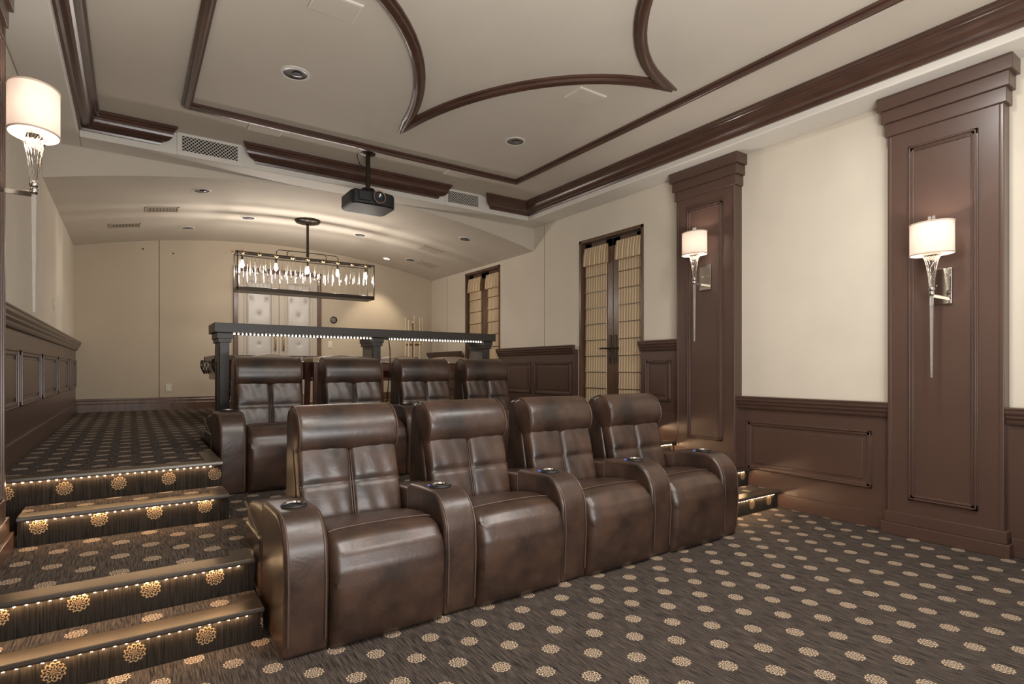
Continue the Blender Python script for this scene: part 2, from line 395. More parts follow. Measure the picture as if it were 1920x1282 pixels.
wains(-1, 3.9, YB, Z4-.3, 1.5, 15, [(3.93, 4.778, .95, 1.327), (4.9, 5.88, .95, 1.327), (6.04, 7.08, .95, 1.327), (7.26, 8.33, .95, 1.327), (8.51, 9.42, .95, 1.327)], 'brown panelled wainscot along the rear left wall')
wains(-1, YF, 3.9, 0, .95, 16, [(1.95, 2.9, .3, .73)], 'brown wainscot beside the camera on the left wall')
rail(1, YF, 1.134, .955, 20); rail(1, 1.794, 3.05, .955, 21); rail(1, 3.705, DA[0]-.005, 1.51, 22)
rail(1, DA[1]+.03, DB[0]-.03, 1.51, 23); rail(1, DB[1]+.03, YB, 1.51, 24); rail(-1, 3.72, YB, 1.565, 25); rail(-1, YF, 1.13, .955, 26); rail(-1, 1.79, 3.05, .955, 27)
def skirt(name, prs):
    m = MB()
    for b in prs: m.box(*b)
    return struct(m.obj(name, brown, bevel=.003, seg=1), 'brown skirting board')
skirt('baseboard_right', [(XW-.02, XW+.02, 1.81, 3.04, 0, .12), (XW-.02, XW+.02, YF, 1.11, 0, .12), (XW-.02, XW+.02, 3.74, DA[0]-.01, Z2, .74), (XW-.02, XW+.02, DA[1]+.03, DB[0]-.03, Z4, .74), (XW-.02, XW+.02, DB[1]+.03, YB, Z4, .74)])
skirt('baseboard_left', [(XL, XL+.035, 4.0, YB, Z4, .745), (XL, XL+.035, 3.0, 4.0, Z2, .42), (XL, XL+.035, YF, 2.6, 0, .12)])
m = MB()
for x0, x1 in ((XL, 1.30), (2.66, XR-.05)):
    m.prism([(YB, Z4), (YB-.022, Z4), (YB-.022, .71), (YB-.014, .725), (YB-.014, .755), (YB-.008, .77), (YB-.008, .785), (YB, .79)], 'x', x0, x1)
struct(m.obj('baseboard_back', darkwood), 'dark stained skirting along the back wall')

# ------------------------------------------------------------ pilasters
def pilaster(side, yc, z0, label, tiers):
    xf = XR-.11 if side > 0 else XL+.11; xw = XR if side > 0 else XL
    t = thing('pilaster', label, 'pilaster', (xw-side*.003, yc, z0)); s = side
    def bx(m, d, w, za, zb): X0, X1 = sorted((0, -s*d)); return m.box(X0, X1, -w/2, w/2, za-z0, zb-z0)
    bx(MB(), .11, .66, z0, 3.19).obj('shaft', brown, t, bevel=.004)
    for a in (-1, 1):
        X0, X1 = sorted((-s*.108, -s*.116)); MB().box(X0, X1, a*.33-.025*(a > 0), a*.33+.025*(a < 0), tiers[-1]-z0, 2.9-z0).obj('corner_bead', brown, t, bevel=.003, seg=1)
    for i, (za, zb, e) in enumerate(((2.905, 3.0, .016), (3.0, 3.092, .034), (3.092, 3.19, .055))):
        bx(MB(), .11+e, .66+2*e, za, zb).obj('capital_tier', brown, t, bevel=.004)
    prev = z0
    for i, zt in enumerate(tiers):
        e = .035-.017*i
        bx(MB(), .11+e, .66+2*e, prev, zt).obj('base_block', brown, t, bevel=.004); prev = zt
    zb = tiers[-1]+.10
    m = MB(); x = -s*.11; w = .04
    for (d, a, b) in ((.01, 0, w), (.022, .008, .018), (.016, .026, .034)):
        X0, X1 = sorted((x, x-s*d)); ya, yb, za, zz = -.2+a, .2-a, zb+a-z0, 2.79-a-z0; ww = b-a
        m.box(X0, X1, ya, yb, za, za+ww).box(X0, X1, ya, yb, zz-ww, zz).box(X0, X1, ya, ya+ww, za, zz).box(X0, X1, yb-ww, yb, za, zz)
    m.obj('panel_moulding', brown, t, bevel=.0025, seg=1)
    return t
pilaster(1, 1.464, 0, 'tall brown panelled pilaster nearest at the right edge of the frame', [.085, .165])
pilaster(1, 3.378, Z2, 'tall brown panelled pilaster behind the front row of recliners', [.32, .42])
pilaster(-1, 3.378, Z2, 'brown pilaster cropped at the far left edge behind the big lampshade', [.38, .46])
pilaster(-1, 1.464, 0, 'brown pilaster on the left wall beside the camera, out of frame', [.085, .165])

# ------------------------------------------------------------ sconces
def sconce(side, yc, zs, label):
    xf = XR-.12 if side > 0 else XL+.12
    t = thing('wall_sconce', label, 'wall lamp', (xf, yc, zs), 0, 'crystal sconces with drum shades'); s = -side
    # local origin: on the pilaster face at shade-bottom height
    d = .17 if side > 0 else .142
    MB().box(*sorted((0, s*.012)), -.062, .062, -.32, -.075).obj('back_plate', nickel, t, bevel=.003)
    for q in (-.03, .03): MB().tube([(s*.01, q, -.19), (s*.02, q, -.19)], .007, 10).obj('plate_screw', chrome, t, smooth=True)
    MB().box(*sorted((s*.01, s*d)), -.007, .007, -.285, -.262).obj('arm', chrome, t, bevel=.002)
    # oval drum shade, open at both ends
    rx, ry, h = .095, .125, .215
    prof = [(1, 0), (1, h), (.975, h), (.975, 0)]
    m = MB(); n = 40
    vs = [(s*d+r*rx*cos(2*pi*k/n), r*ry*sin(2*pi*k/n), z) for r, z in prof for k in range(n)]
    fs = [(i*n+k, i*n+(k+1) % n, ((i+1) % 4)*n+(k+1) % n, ((i+1) % 4)*n+k) for i in range(4) for k in range(n)]
    sh = MB().add(vs, fs).obj('lamp_shade', shadem, t, smooth=True)
    for z in (.004, h-.004): MB().tube([(s*d+1.005*rx*cos(2*pi*k/n), 1.005*ry*sin(2*pi*k/n), z) for k in range(n)], .004, 6, closed=True).obj('shade_hem', MATS['hem'], sh, smooth=True)
    MB().lathe([(.0, -.01), (.02, 0), (.028, .03), (.02, .055), (.0, .07)], (s*d, 0, .06), 16, cap=False).obj('bulb', bulbm, t, smooth=True)
    for q in (-1, 1): MB().box(s*d-.008, s*d+.008, q*.012-.008, q*.012+.008, h-.03, h+.045).obj('finial', frost, t, bevel=.003)
    MB().box(s*d-.01, s*d+.01, -.024, .024, h-.035, h-.029).obj('finial_bracket', chrome, t, bevel=.001)
    # fluted flaring glass bowl
    m = MB(); n = 24; prof = [(.052, .012), (.044, -.01), (.03, -.06), (.022, -.12), (.016, -.18), (.013, -.22)]
    vs = []
    for r, z in prof:
        for k in range(n):
            q = r*(1+.13*(k % 2)); vs.append((s*d+q*cos(2*pi*k/n+z*9), q*sin(2*pi*k/n+z*9), z))
    fs = [(i*n+k, i*n+(k+1) % n, (i+1)*n+(k+1) % n, (i+1)*n+k) for i in range(len(prof)-1) for k in range(n)]+[tuple(range((len(prof)-1)*n, len(prof)*n))]
    MB().add(vs, fs).obj('glass_bowl', glass, t, smooth=True)
    MB().box(s*d-.02, s*d+.02, -.035, .035, -.002, .02).obj('socket_bracket', chrome, t, bevel=.003)
    MB().lathe([(.008, -.21), (.017, -.22), (.019, -.232), (.012, -.242), (.017, -.252), (.015, -.268), (.009, -.275)], (s*d, 0, 0), 16).obj('collar', chrome, t, smooth=True)
    MB().add(*tapered(s*d, 0, -.275, -.82, .0085, .0045)).obj('glass_rod', frost, t)
    l = bpy.data.lights.new('sconce_bulb', 'POINT'); l.energy = 15; l.color = (1, .94, .88); l.shadow_soft_size = .03
    lo = bpy.data.objects.new('sconce_bulb_light', l); COL.objects.link(lo); lo.parent = t; lo.location = (s*d, 0, .11)
    return t
def tapered(x, y, z0, z1, r0, r1):
    v = [(x+a*r0, y+b*r0, z0) for a, b in ((-1,-1),(1,-1),(1,1),(-1,1))]+[(x+a*r1, y+b*r1, z1) for a, b in ((-1,-1),(1,-1),(1,1),(-1,1))]
    return v, [(0,1,2,3),(7,6,5,4)]+[(i,4+i,4+(i+1)%4,(i+1)%4) for i in range(4)]
MATS['hem'] = P('hem', srgb(200, 180, 165), .7)
sconce(1, 1.464, 1.965, 'crystal sconce with cream drum shade on the near right pilaster')
sconce(1, 3.36, 2.285, 'crystal sconce with cream drum shade on the far right pilaster')
sconce(-1, 3.38, 2.285, 'crystal sconce with drum shade at the left edge, nearest left-hand lamp')
sconce(-1, 1.464, 1.965, 'crystal sconce on the left wall beside the camera, out of frame')

# ------------------------------------------------------------ stairs
def step(label, x0, x1, y0, y1, zb, zt, ret=0, k=1):
    t = thing('carpeted_step', label, 'step', ((x0+x1)/2, y0, zb), 0, 'lit carpeted steps'); w = (x1-x0)/2; h = zt-zb; d = y1-y0
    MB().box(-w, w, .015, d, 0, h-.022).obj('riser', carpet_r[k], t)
    MB().box(-w, w, .10, d, h-.022, h-.001).obj('tread', carpet_t.get(k) or {2: carpet2, 4: carpet4}[k], t)
    MB().box(-w, w, -.012, .10, h-.022, h+.002).obj('nosing', nosem, t, bevel=.003)
    MB().box(-w, w, -.016, -.011, h-.012, h-.002).obj('nosing_edge', nosedge, t)
    if ret:    # nosing returned along the open end
        a, b = (w-.09, w) if ret > 0 else (-w, -w+.09)
        MB().box(a, b, .10, ret_len, h-.02, h+.0015).obj('nosing_return', nosem, t, bevel=.002)
    m = MB(); n = int((x1-x0-.06)/.036)
    for i in range(n):
        x = -w+.04+i*.036; m.box(x-.0035, x+.0035, .002, .008, h-.028, h-.022)
    m.obj('led_strip', ledm, t, kind='stuff')
    return t
ret_len = .18
step('lowest carpeted step left of the front recliners, amber lit', XL+.001, SX0, 2.648, 2.874, 0, .15, 1, 1)
step('second carpeted step up on the left, edge of the middle tier', XL+.001, SX0, 2.876, 3.0, .0, Z2, 1, 2)
step('third carpeted step up on the left, beside the rear row', XL+.162, SX0, 3.69, 3.974, Z2, .455, 1, 3)
ret_len = .55
step('topmost carpeted step on the left, edge of the rear floor', XL+.001, SX0, 3.976, 4.09, Z2, Z4, 1, 4)
ret_len = .18
step('lowest carpeted step by the right wall panelling', 3.69, XR-.072, 2.648, 2.928, 0, .15, 0, 1)
step('second carpeted step up by the right wall panelling', 3.69, XR-.072, 2.93, 3.0, 0, Z2, 0, 2)
step('third carpeted step beside the far right pilaster', SX1, XR-.072, 3.745, 3.974, Z2, .455, 0, 3)
step('topmost carpeted step below the right-hand doors', SX1, XR-.072, 3.976, 4.09, Z2, Z4, 0, 4)

# ------------------------------------------------------------ recliners
def arm_profile():
    p = [(.02, 0.0), (0, .30), (.006, .40)]
    p += [(.17-.165*cos(R(a)), .40+.185*sin(R(a))) for a in range(12, 91, 13)]
    p += [(.30, .583), (.43, .577), (.447, .566), (.455, .550), (.66, .536), (.80, .51), (.86, .44), (.86, 0.0)]
    return p
def cushion_tube(path, w, name, mat, par, rad, yoff=0):
    pass
def pad_grid(par, name, W, spine, hfun, nx=24, mat=None, back=.06):
    """soft slab: spine = [(y,z,ny,nz,u)], across x; hfun(xn,u)->height along the normal"""
    vs = []; fs = []; ns = len(spine)
    for (y, z, ny, nz, u) in spine:
        for i in range(nx+1):
            xn = -1+2*i/nx; xs = math.copysign(1-(1-abs(xn))**1.5, xn) if False else xn
            h = hfun(xs, u); vs.append((xs*W/2, y+ny*h, z+nz*h))
    for j in range(ns-1):
        for i in range(nx): a = j*(nx+1)+i; fs.append((a, a+1, a+nx+2, a+nx+1))
    k = len(vs)
    for (y, z, ny, nz, u) in spine: vs += [(-W/2, y-ny*back, z-nz*back), (W/2, y-ny*back, z-nz*back)]
    for j in range(ns-1):
        a = j*(nx+1); b = k+2*j
        fs += [(a, a+nx+1, b+2, b), (a+nx, b+1, b+3, a+2*nx+1), (b, b+2, b+3, b+1)]
    fs += [tuple(range(nx, -1, -1))+(k, k+1)]
    top = (ns-1)*(nx+1); fs += [tuple(range(top, top+nx+1))+(k+2*ns-1, k+2*ns-2)]
    return MB().add(vs, fs).obj(name, mat or leatherm, par, smooth=True)
def rnd(x, p=4): return max(0, 1-abs(x)**p)**(1/2.2)

def armrest(t, xc, w, first=False):
    a = MB().prism(arm_profile(), 'x', xc-w/2, xc+w/2).obj('armrest', leatherm, t, bevel=.028, seg=4, ang=60)
    pr = [(.014, .06)]+arm_profile()[1:-2]
    for s in (-1, 1):
        MB().tube([(xc+s*(w/2-.017), y+(-.004 if y < .1 else 0), z-.004) for y, z in pr], .0045, 6).obj('piping', leather_seam, a, smooth=True)
    MB().box(xc-w/2-.0015, xc+w/2+.0015, .440, .448, .26, .562).obj('arm_seam', leather_seam, a, bevel=.002, seg=1)
    c = MB().lathe([(.053, -.004), (.057, .004), (.053, .009), (.046, .009), (.043, .004), (.038, -.002), (0.001, -.003)], (xc, .235, .585), 28, cap=False).obj('cup_holder', blackplastic, t, smooth=True)
    MB().lathe([(.045, .008), (.049, .0135), (.041, .0135), (.038, .006)], (xc, .235, .585), 28, cap=False).obj('cup_holder_rim', chrome, c, smooth=True)
    for q in (-.045, .005): MB().box(xc+q, xc+q+.04, .288, .300, .580, .588).obj('control_button', blue, c, bevel=.003)
    if first:  # the outer side: flap pocket panel
        x = xc-w/2
        m = MB().box(x-.012, x+.01, .46, .84, .12, .40)
        m.obj('side_panel', leatherm, a, bevel=.01, seg=2)
        MB().tube([(x-.013, .46, .42), (x-.013, .84, .50)], .006, 6).obj('side_piping', leather_seam, a, smooth=True); MB().tube([(x-.013, .46, .13), (x-.013, .84, .22)], .004, 6).obj('side_piping', leather_seam, a, smooth=True)
    return a
def recliner(x0, y0, z0, pitch, aw, label, group, left=True, right=False, wr=1):
    """x0: left edge of its left armrest; y0: front"""
    sw = pitch-aw; t = thing('recliner', label, 'recliner', (x0+aw+sw/2, y0, z0), 0, group)
    armrest(t, -sw/2-aw/2, aw, first=left)
    if right: armrest(t, sw/2+aw/2, aw)
    rs = random.Random(wr); ph = [rs.uniform(0, 6) for _ in range(4)]
    W = sw-.006
    # seat: top rolls over the front and falls to the floor
    raw = [(.62, .400), (.50, .428), (.36, .462), (.22, .482), (.11, .478), (.04, .452), (-.008, .405), (-.030, .34), (-.034, .26), (-.026, .14), (-.010, .03), (0, .012)]
    sp = []
    L = len(raw)
    for i, (y, z) in enumerate(raw):
        a = raw[max(i-1, 0)]; b = raw[min(i+1, L-1)]; dy, dz = b[0]-a[0], b[1]-a[1]; q = math.hypot(dy, dz)
        sp.append((y, z, dz/q, -dy/q, i/(L-1)))
    def hs(x, u):
        if abs(x) == 1: pass
        h = -.038*(1-rnd(x, 14)) + .009*(1-x*x)
        h -= .005*math.exp(-((u-.362)/.010)**2)
        h += .0035*sin(abs(x)*30+u*24+ph[0])*max(0, abs(x)-.8)*5*(1 if u > .45 else 0)
        return h
    fine = []
    for i in range(L-1):
        for k in range(4):
            f = k/4; fine.append(tuple(sp[i][q]*(1-f)+sp[i+1][q]*f for q in range(5)))
    fine.append(sp[-1]); fine = [(y, z, -ny if False else ny, nz, u) for y, z, ny, nz, u in fine]
    # orientation check: normal must point up/front
    fine = [(y, z, (ny if nz >= -1e-6 or ny < 0 else -ny), nz, u) for y, z, ny, nz, u in fine]
    fine = [(y, z, -abs(ny) if True else ny, abs(nz), u) for y, z, ny, nz, u in fine]
    seat = pad_grid(t, 'seat_cushion', W, fine, hs, nx=28, back=.09)
    m = MB(); m.tube([(x*W/2,   .112, .4805-.038*(1-rnd(x, 14))+.009*(1-x*x)) for x in [i/12-1 for i in range(1, 24)]], .0025, 6)
    m.obj('seat_seam', leather_seam, seat, smooth=True)
    MB().box(-W/2+.02, W/2-.02, .03, .84, .01, .36).obj('base', leatherm, t, bevel=.01)
    # backrest shell
    bw = sw-.010
    shell = [(.60, .30), (.60, .42), (.675, .80), (.70, .96), (.745, .995), (.80, .985), (.83, .93), (.835, .78), (.86, .40), (.85, .10), (.72, .10)]
    MB().prism(shell, 'x', -bw/2, bw/2).obj('backrest', leatherm, t, bevel=.02, seg=3, ang=25)
    # cushion: lower and upper rows of two puffed panels
    raw = [(.498, .37), (.527, .50), (.555, .60), (.583, .70), (.610, .79), (.618, .815)]
    sp = []; nseg = 36
    for i in range(nseg+1):
        f = i/nseg*(len(raw)-1); k = min(int(f), len(raw)-2); g = f-k
        y = raw[k][0]*(1-g)+raw[k+1][0]*g; z = raw[k][1]*(1-g)+raw[k+1][1]*g
        sp.append((y, z, -.97, .24, i/nseg))
    us = .40
    def hb(x, u):
        v = (u/us*2-1) if u < us else ((u-us)/(1-us)*2-1)
        q = abs(x)*2-1
        h = .028*max(0, 1-abs(v)**9)**.5*max(0, 1-abs(q)**9)**.45+.006*(1-v*v)*(1-q*q)
        h *= (1-.25*(u < us))
        if u > us:
            edge = math.exp(-((u-1)/.18)**2)
            h += .0028*sin(u*38+x*5+ph[1]+2.5*sin(x*6+ph[2]))*(.15+edge*1.2)*rnd(q, 4)*rnd(v, 4)
        h += .002*sin(x*17+u*9+ph[3])*rnd(q, 4)*rnd(v, 4)
        return h
    cu = pad_grid(t, 'back_cushion', sw-.01, sp, hb, nx=44, back=.05)
    m = MB()
    z = lambda u: (sp[int(u*nseg)][0], sp[int(u*nseg)][1])
    y_, z_ = z(us)
    for dz in (-.006, .006): m.tube([(x*(sw/2-.008), y_-.009+dz*.2, z_+dz) for x in (-1, -.5, 0, .5, 1)], .0028, 6)
    for dx in (-.006, .006):
        m.tube([(dx, sp[i][0]-.009, sp[i][1]) for i in range(3, nseg, 2)], .0028, 6)
    m.obj('stitched_seam', leather_seam, cu, smooth=True, kind='stuff')
    # headrest roll
    n = 20; vs = []; fs = []; hw = sw/2-.002; rings = []
    xs = [-1, -.985, -.95, -.9, -.8, -.5, 0, .5, .8, .9, .95, .985, 1]
    sc = [.80, .88, .95, .975, .99, 1, 1, 1, .99, .975, .95, .88, .80]
    loop = [(.70, 1.008), (.650, .999), (.60, .970), (.564, .925), (.548, .87), (.553, .815), (.580, .772), (.625, .752), (.68, .762), (.72, .80), (.76, .86), (.775, .93), (.755, .985)]
    c0 = (.655, .882); nl = len(loop)*3
    def lp(j):
        f = j/3; k = int(f) % len(loop); g = f-int(f); P0, P1, P2, P3 = (loop[(k+q) % len(loop)] for q in (-1, 0, 1, 2))
        return tuple(.5*((2*P1[a])+(-P0[a]+P2[a])*g+(2*P0[a]-5*P1[a]+4*P2[a]-P3[a])*g*g+(-P0[a]+3*P1[a]-3*P2[a]+P3[a])*g**3) for a in (0, 1))
    for xi, s_ in zip(xs, sc):
        for j in range(nl):
            y, zz = lp(j); w = .0015*sin(j*1.3+xi*14+ph[0])*(abs(xi) > .85)
            vs.append((xi*hw, c0[0]+(y-c0[0])*(s_+w*8), c0[1]+(zz-c0[1])*(s_+w*8)))
    for i in range(len(xs)-1):
        for j in range(nl): fs.append((i*nl+j, i*nl+(j+1) % nl, (i+1)*nl+(j+1) % nl, (i+1)*nl+j))
    fs += [tuple(range(nl))[::-1], tuple(range((len(xs)-1)*nl, len(xs)*nl))]
    h = MB().add(vs, fs).obj('headrest', leatherm, t, smooth=True)
    for s_ in (-1, 1):
        MB().tube([(s_*hw*.965, c0[0]+(lp(j)[0]-c0[0])*.965, c0[1]+(lp(j)[1]-c0[1])*.965) for j in range(nl)], .004, 6, closed=True).obj('headrest_piping', leather_seam, h, smooth=True)
    return t
g1 = 'brown leather recliners of the front row'; g2 = 'brown leather recliners of the rear row'
pos = ['first brown leather recliner from the left in the front row, nearest the camera', 'second brown leather recliner from the left in the front row', 'third brown leather recliner from the left in the front row', 'brown leather recliner at the right end of the front row']
for i in range(4): recliner(.515+i*.735, 2.38, 0, .735, .185, pos[i], g1, left=(i == 0), right=(i == 3), wr=i+1)
pos = ['brown leather recliner at the left end of the rear row, beside the steps', 'second brown leather recliner from the left in the rear row', 'third brown leather recliner from the left in the rear row', 'brown leather recliner at the right end of the rear row']
for i in range(4): recliner(.515+i*.712, 4.38, Z2, .712, .18, pos[i], g2, left=(i == 0), right=(i == 3), wr=i+11)

# ------------------------------------------------------------ bar ledge behind the rear row
t = thing('bar_ledge', 'long dark lacquered bar ledge with lit underside behind the rear recliners', 'bar counter', (.62, 5.6, Z4))
MB().box(0, 3.0, 0, .44, .925, 1.011).obj('ledge_top', greydark, t, bevel=.004)
m = MB(); n = 0
for i in range(80):
    x = .17+i*.034
    if 1.50 < x < 1.64: continue
    m.box(x-.005, x+.005, .050, .058, .908, .918)
m.obj('led_strip', ledw, t, kind='stuff')
MB().box(.1, 2.95, .05, .08, .920, .926).obj('led_channel', greydark, t)
for x in (.05, 1.5, 2.87):
    p = MB().add(*[(lambda v, f: (v, f))([(x+a, b, 0) for a, b in ((0, .08), (.08, .08), (.08, .36), (0, .36))]+[(x+a, b, .84) for a, b in ((-.0, .06), (.08, .06), (.08, .40), (-.0, .40))],
              [(0,3,2,1),(4,5,6,7),(0,1,5,4),(1,2,6,5),(2,3,7,6),(3,0,4,7)])][0]).obj('post', greydark, t, bevel=.004)
    MB().box(x-.015, x+.095, .045, .415, .835, .88).box(x-.025, x+.105, .035, .425, .87, .925).obj('post_capital', greydark, t, bevel=.004)
    MB().box(x-.006, x-.001, .09, .14, .05, .80).box(x-.006, x-.001, .31, .36, .05, .80).box(x-.006, x-.001, .14, .31, .66, .80).box(x-.006, x-.001, .14, .31, .05, .15).obj('side_frame', greyside, t, bevel=.002, seg=1)
MB().tube([(1.66, .05, .925), (1.675, .04, .80), (1.68, .05, .6), (1.66, .08, .3), (1.65, .1, 0.0)], .006, 8).obj('power_cable', blackplastic, t, smooth=True)

# bar stools behind it
def stool(x, y, label):
    t = thing('bar_stool', label, 'bar stool', (x, y, Z4), 0, 'saddle stools at the bar ledge'); w, d = .285, .19
    for a in (-1, 1):
        for b in (-1, 1):
            MB().add(*skew(a*(w-.015), b*(d+.01), 0, a*(w-.025), b*(d-.03), .66, .028)).obj('leg', redwood, t, bevel=.003, seg=1)
    MB().box(-w+.02, w-.02, -d+.01, -d+.035, .57, .66).obj('apron', redwood, t, bevel=.003, seg=1)
    for q in ((-w+.02, w-.02, d-.035, d-.01), (-w+.01, -w+.035, -d+.02, d-.02), (w-.035, w-.01, -d+.02, d-.02)): MB().box(*q, .57, .66).obj('apron', redwood, t, bevel=.003, seg=1)
    for q in (-d-.005, d-.02): MB().box(-w+.02, w-.02, q, q+.025, .46, .49).obj('stretcher', redwood, t, bevel=.003, seg=1)
    for q in (-d-.01, d-.018): MB().box(-w, w, q, q+.028, .20, .225).obj('footrest', brass, t, bevel=.004)
    n = 20; top = [(-w-.02+2*(w+.02)*i/n, .70+.045*(cos(pi*(i/n*2-1)*1.0)*.5+.5)+.02*abs(i/n*2-1)**3) for i in range(n+1)]
    pr = [(x_, z_) for x_, z_ in top]+[(w+.02, .655), (-w-.02, .655)]
    s = MB().prism(pr, 'y', -d-.015, d+.015).obj('seat', creamle, t, bevel=.015, seg=3, ang=50)
    m = MB()
    for i in range(26):
        xx = -w-.01+2*(w+.01)*i/25; m.lathe([(.006, 0), (.004, .003), (.0005, .004)], (0, 0, 0), 8, cap=False)
        for q in range(len(m.v)-24, len(m.v)): v = m.v[q]; m.v[q] = (xx+v[0], -d-.016-v[2], .668+v[1])
    m.obj('nailheads', chrome, s, kind='stuff')
    return t
def skew(x0, y0, z0, x1, y1, z1, r):
    v = [(x0+a*r, y0+b*r, z0) for a, b in ((-1,-1),(1,-1),(1,1),(-1,1))]+[(x1+a*r, y1+b*r, z1) for a, b in ((-1,-1),(1,-1),(1,1),(-1,1))]
    return v, [(0,3,2,1),(4,5,6,7)]+[(i,(i+1)%4,4+(i+1)%4,4+i) for i in range(4)]
stool(1.20, 6.25, 'cream topped bar stool behind the leftmost rear recliner')
stool(1.90, 6.25, 'cream topped bar stool behind the second rear recliner, left of the middle post')
stool(2.62, 6.25, 'cream topped bar stool right of the middle ledge post')
stool(3.32, 6.25, 'cream topped bar stool with visible nailheads nearest the right end of the ledge')

# ------------------------------------------------------------ pool table
t = thing('pool_table', 'wooden pool table with netted corner pockets behind the bar ledge', 'pool table', (2.05, 7.72, Z4))
w, d = 1.25, .63
MB().box(-w, w, -d, -d+.13, .685, .755).box(-w, w, d-.13, d, .685, .755).box(-w, -w+.13, -d, d, .685, .755).box(w-.13, w, -d, d, .685, .755).obj('rail', darkwood, t, bevel=.012, seg=3)
MB().box(-w+.12, w-.12, -d+.12, d-.12, .66, .725).obj('playing_surface', felt, t)
MB().prism([(-d+.03, .685), (-d+.10, .52), (-d+.10, .46), (-d+.16, .46), (-d+.16, .685)], 'x', -w+.06, w-.06).prism([(d-.03, .685), (d-.10, .52), (d-.10, .46), (d-.16, .46), (d-.16, .685)], 'x', -w+.06, w-.06).box(-w+.05, -w+.11, -d+.1, d-.1, .46, .685).box(w-.11, w-.05, -d+.1, d-.1, .46, .685).obj('skirt', redwood, t, bevel=.005)
for a in (-1, 1):
    for b in (-1, 1):
        MB().lathe([(.05, 0), (.06, .03), (.045, .08), (.035, .16), (.055, .26), (.07, .34), (.05, .40), (.075, .46), (.075, .52)], (a*(w-.24), b*(d-.22), 0), 16).obj('leg', redwood, t, smooth=True)
for a in (-1, 0, 1):
    for b in (-1, 1):
        cx, cy = a*(w-.03), b*(d-.02); m = MB(); n = 10
        for j in range(n):
            for sgn in (-1, 1):
                m.tube([(cx+r*cos(2*pi*(j+sgn*q*1.6)/n), cy+r*sin(2*pi*(j+sgn*q*1.6)/n), .70-q*.17) for q, r in ((0, .06), (.25, .07), (.5, .066), (.75, .05), (1, .03))], .004, 5)
        m.tube([(cx+.062*cos(k*pi/6), cy+.062*sin(k*pi/6), .70) for k in range(12)], .007, 6, closed=True)
        m.obj('pocket_net', netm, t, smooth=True, kind='stuff')

# ------------------------------------------------------------ cue rack by the rear right corner
t = thing('cue_rack', 'standing wooden cue rack in the rear right corner', 'cue rack', (4.05, 8.9, Z4))
MB().lathe([(.2, 0), (.21, .008), (.19, .018)], (0, 0, 0), 24).obj('base', redwood, t, smooth=True)
MB().lathe([(.02, .04), (.02, 1.36), (.03, 1.39), (.001, 1.43)], (0, 0, 0), 12).obj('post', redwood, t, smooth=True)
MB().lathe([(.13, 1.0), (.136, 1.01), (.13, 1.025)], (0, 0, 0), 24).obj('holder_ring', redwood, t, smooth=True)
cuem = P('maple_cue', srgb(222, 200, 165), .3, coat=.3)
for i, (a, ht) in enumerate(((185, 1.45), (215, 1.40), (250, 1.47), (290, 1.44), (330, 1.46), (20, 1.42))):
    q = thing('pool_cue', ['maple pool cue leftmost in the corner rack', 'maple pool cue second from left in the rack', 'maple pool cue at the front of the rack', 'maple pool cue right of the rack front', 'maple pool cue rightmost in the corner rack', 'maple pool cue at the back of the rack'][i], 'pool cue', (4.05+.155*cos(R(a)), 8.9+.155*sin(R(a)), Z4+.03), 0, 'cues in the corner rack')
    MB().lathe([(.0145, 0), (.0135, .4), (.0125, .42)], (0, 0, 0), 10).obj('butt', darkwood, q, smooth=True)
    MB().lathe([(.0125, .42), (.007, ht)], (0, 0, 0), 10).obj('shaft', cuem, q, smooth=True)

# ------------------------------------------------------------ chandelier over the pool table
t = thing('chandelier', 'long rectangular bronze chandelier with hanging crystals over the pool table', 'chandelier', (1.965, 7.7, 3.2))
ZT, ZB_, HW, HD = -.53, -1.02, .88, .14
MB().lathe([(.001, -.06), (.07, -.055), (.15, -.035), (.165, -.012), (.165, .0)], (0, 0, 0), 28).obj('canopy', blackmetal, t, smooth=True)
MB().tube([(0, 0, -.05), (0, 0, ZT)], .017, 12).obj('stem', blackmetal, t, smooth=True)
MB().box(-HW, HW, -.022, .022, ZT-.02, ZT+.02).obj('top_bar', blackmetal, t, bevel=.003)
MB().box(-HW, HW, -HD, -HD+.012, ZT-.02, ZT-.006).box(-HW, HW, HD-.012, HD, ZT-.02, ZT-.006).box(-HW, -HW+.012, -HD, HD, ZT-.02, ZT-.006).box(HW-.012, HW, -HD, HD, ZT-.02, ZT-.006).obj('top_frame', blackmetal, t)
MB().box(-HW, HW, -HD, -HD+.014, ZB_, ZB_+.05).box(-HW, HW, HD-.014, HD, ZB_, ZB_+.05).box(-HW, -HW+.014, -HD, HD, ZB_, ZB_+.05).box(HW-.014, HW, -HD, HD, ZB_, ZB_+.05).obj('bottom_frame', blackmetal, t, bevel=.002, seg=1)
for a in (-1, 1):
    for b in (-1, 1): MB().box(a*(HW-.006)-.006, a*(HW-.006)+.006, b*(HD-.006)-.006, b*(HD-.006)+.006, ZB_, ZT).obj('corner_rod', blackmetal, t)
for (l, h, yy) in ((.40, .085, -.03), (.255, .10, .03)):
    MB().tube([(-l, yy, ZT), (-l, yy, ZT+h-.03), (-l+.03, yy, ZT+h), (l-.03, yy, ZT+h), (l, yy, ZT+h-.03), (l, yy, ZT)], .006, 8).obj('bent_rod', blackmetal, t, smooth=True)
for i in range(9):
    x = -.80+i*.2
    MB().lathe([(.001, -.03), (.02, -.02), (.027, 0), (.02, .02), (.001, .03)], (x, -.02, ZT+.005), 14, cap=False).obj('knob', brass, t, smooth=True)
MB().lathe([(.001, 0), (.012, .01), (.012, .03), (.001, .04)], (0, 0, 0), 10, cap=False).obj('end_finial', brass, t, smooth=True, loc=(-HW-.03, 0, ZT-.02))
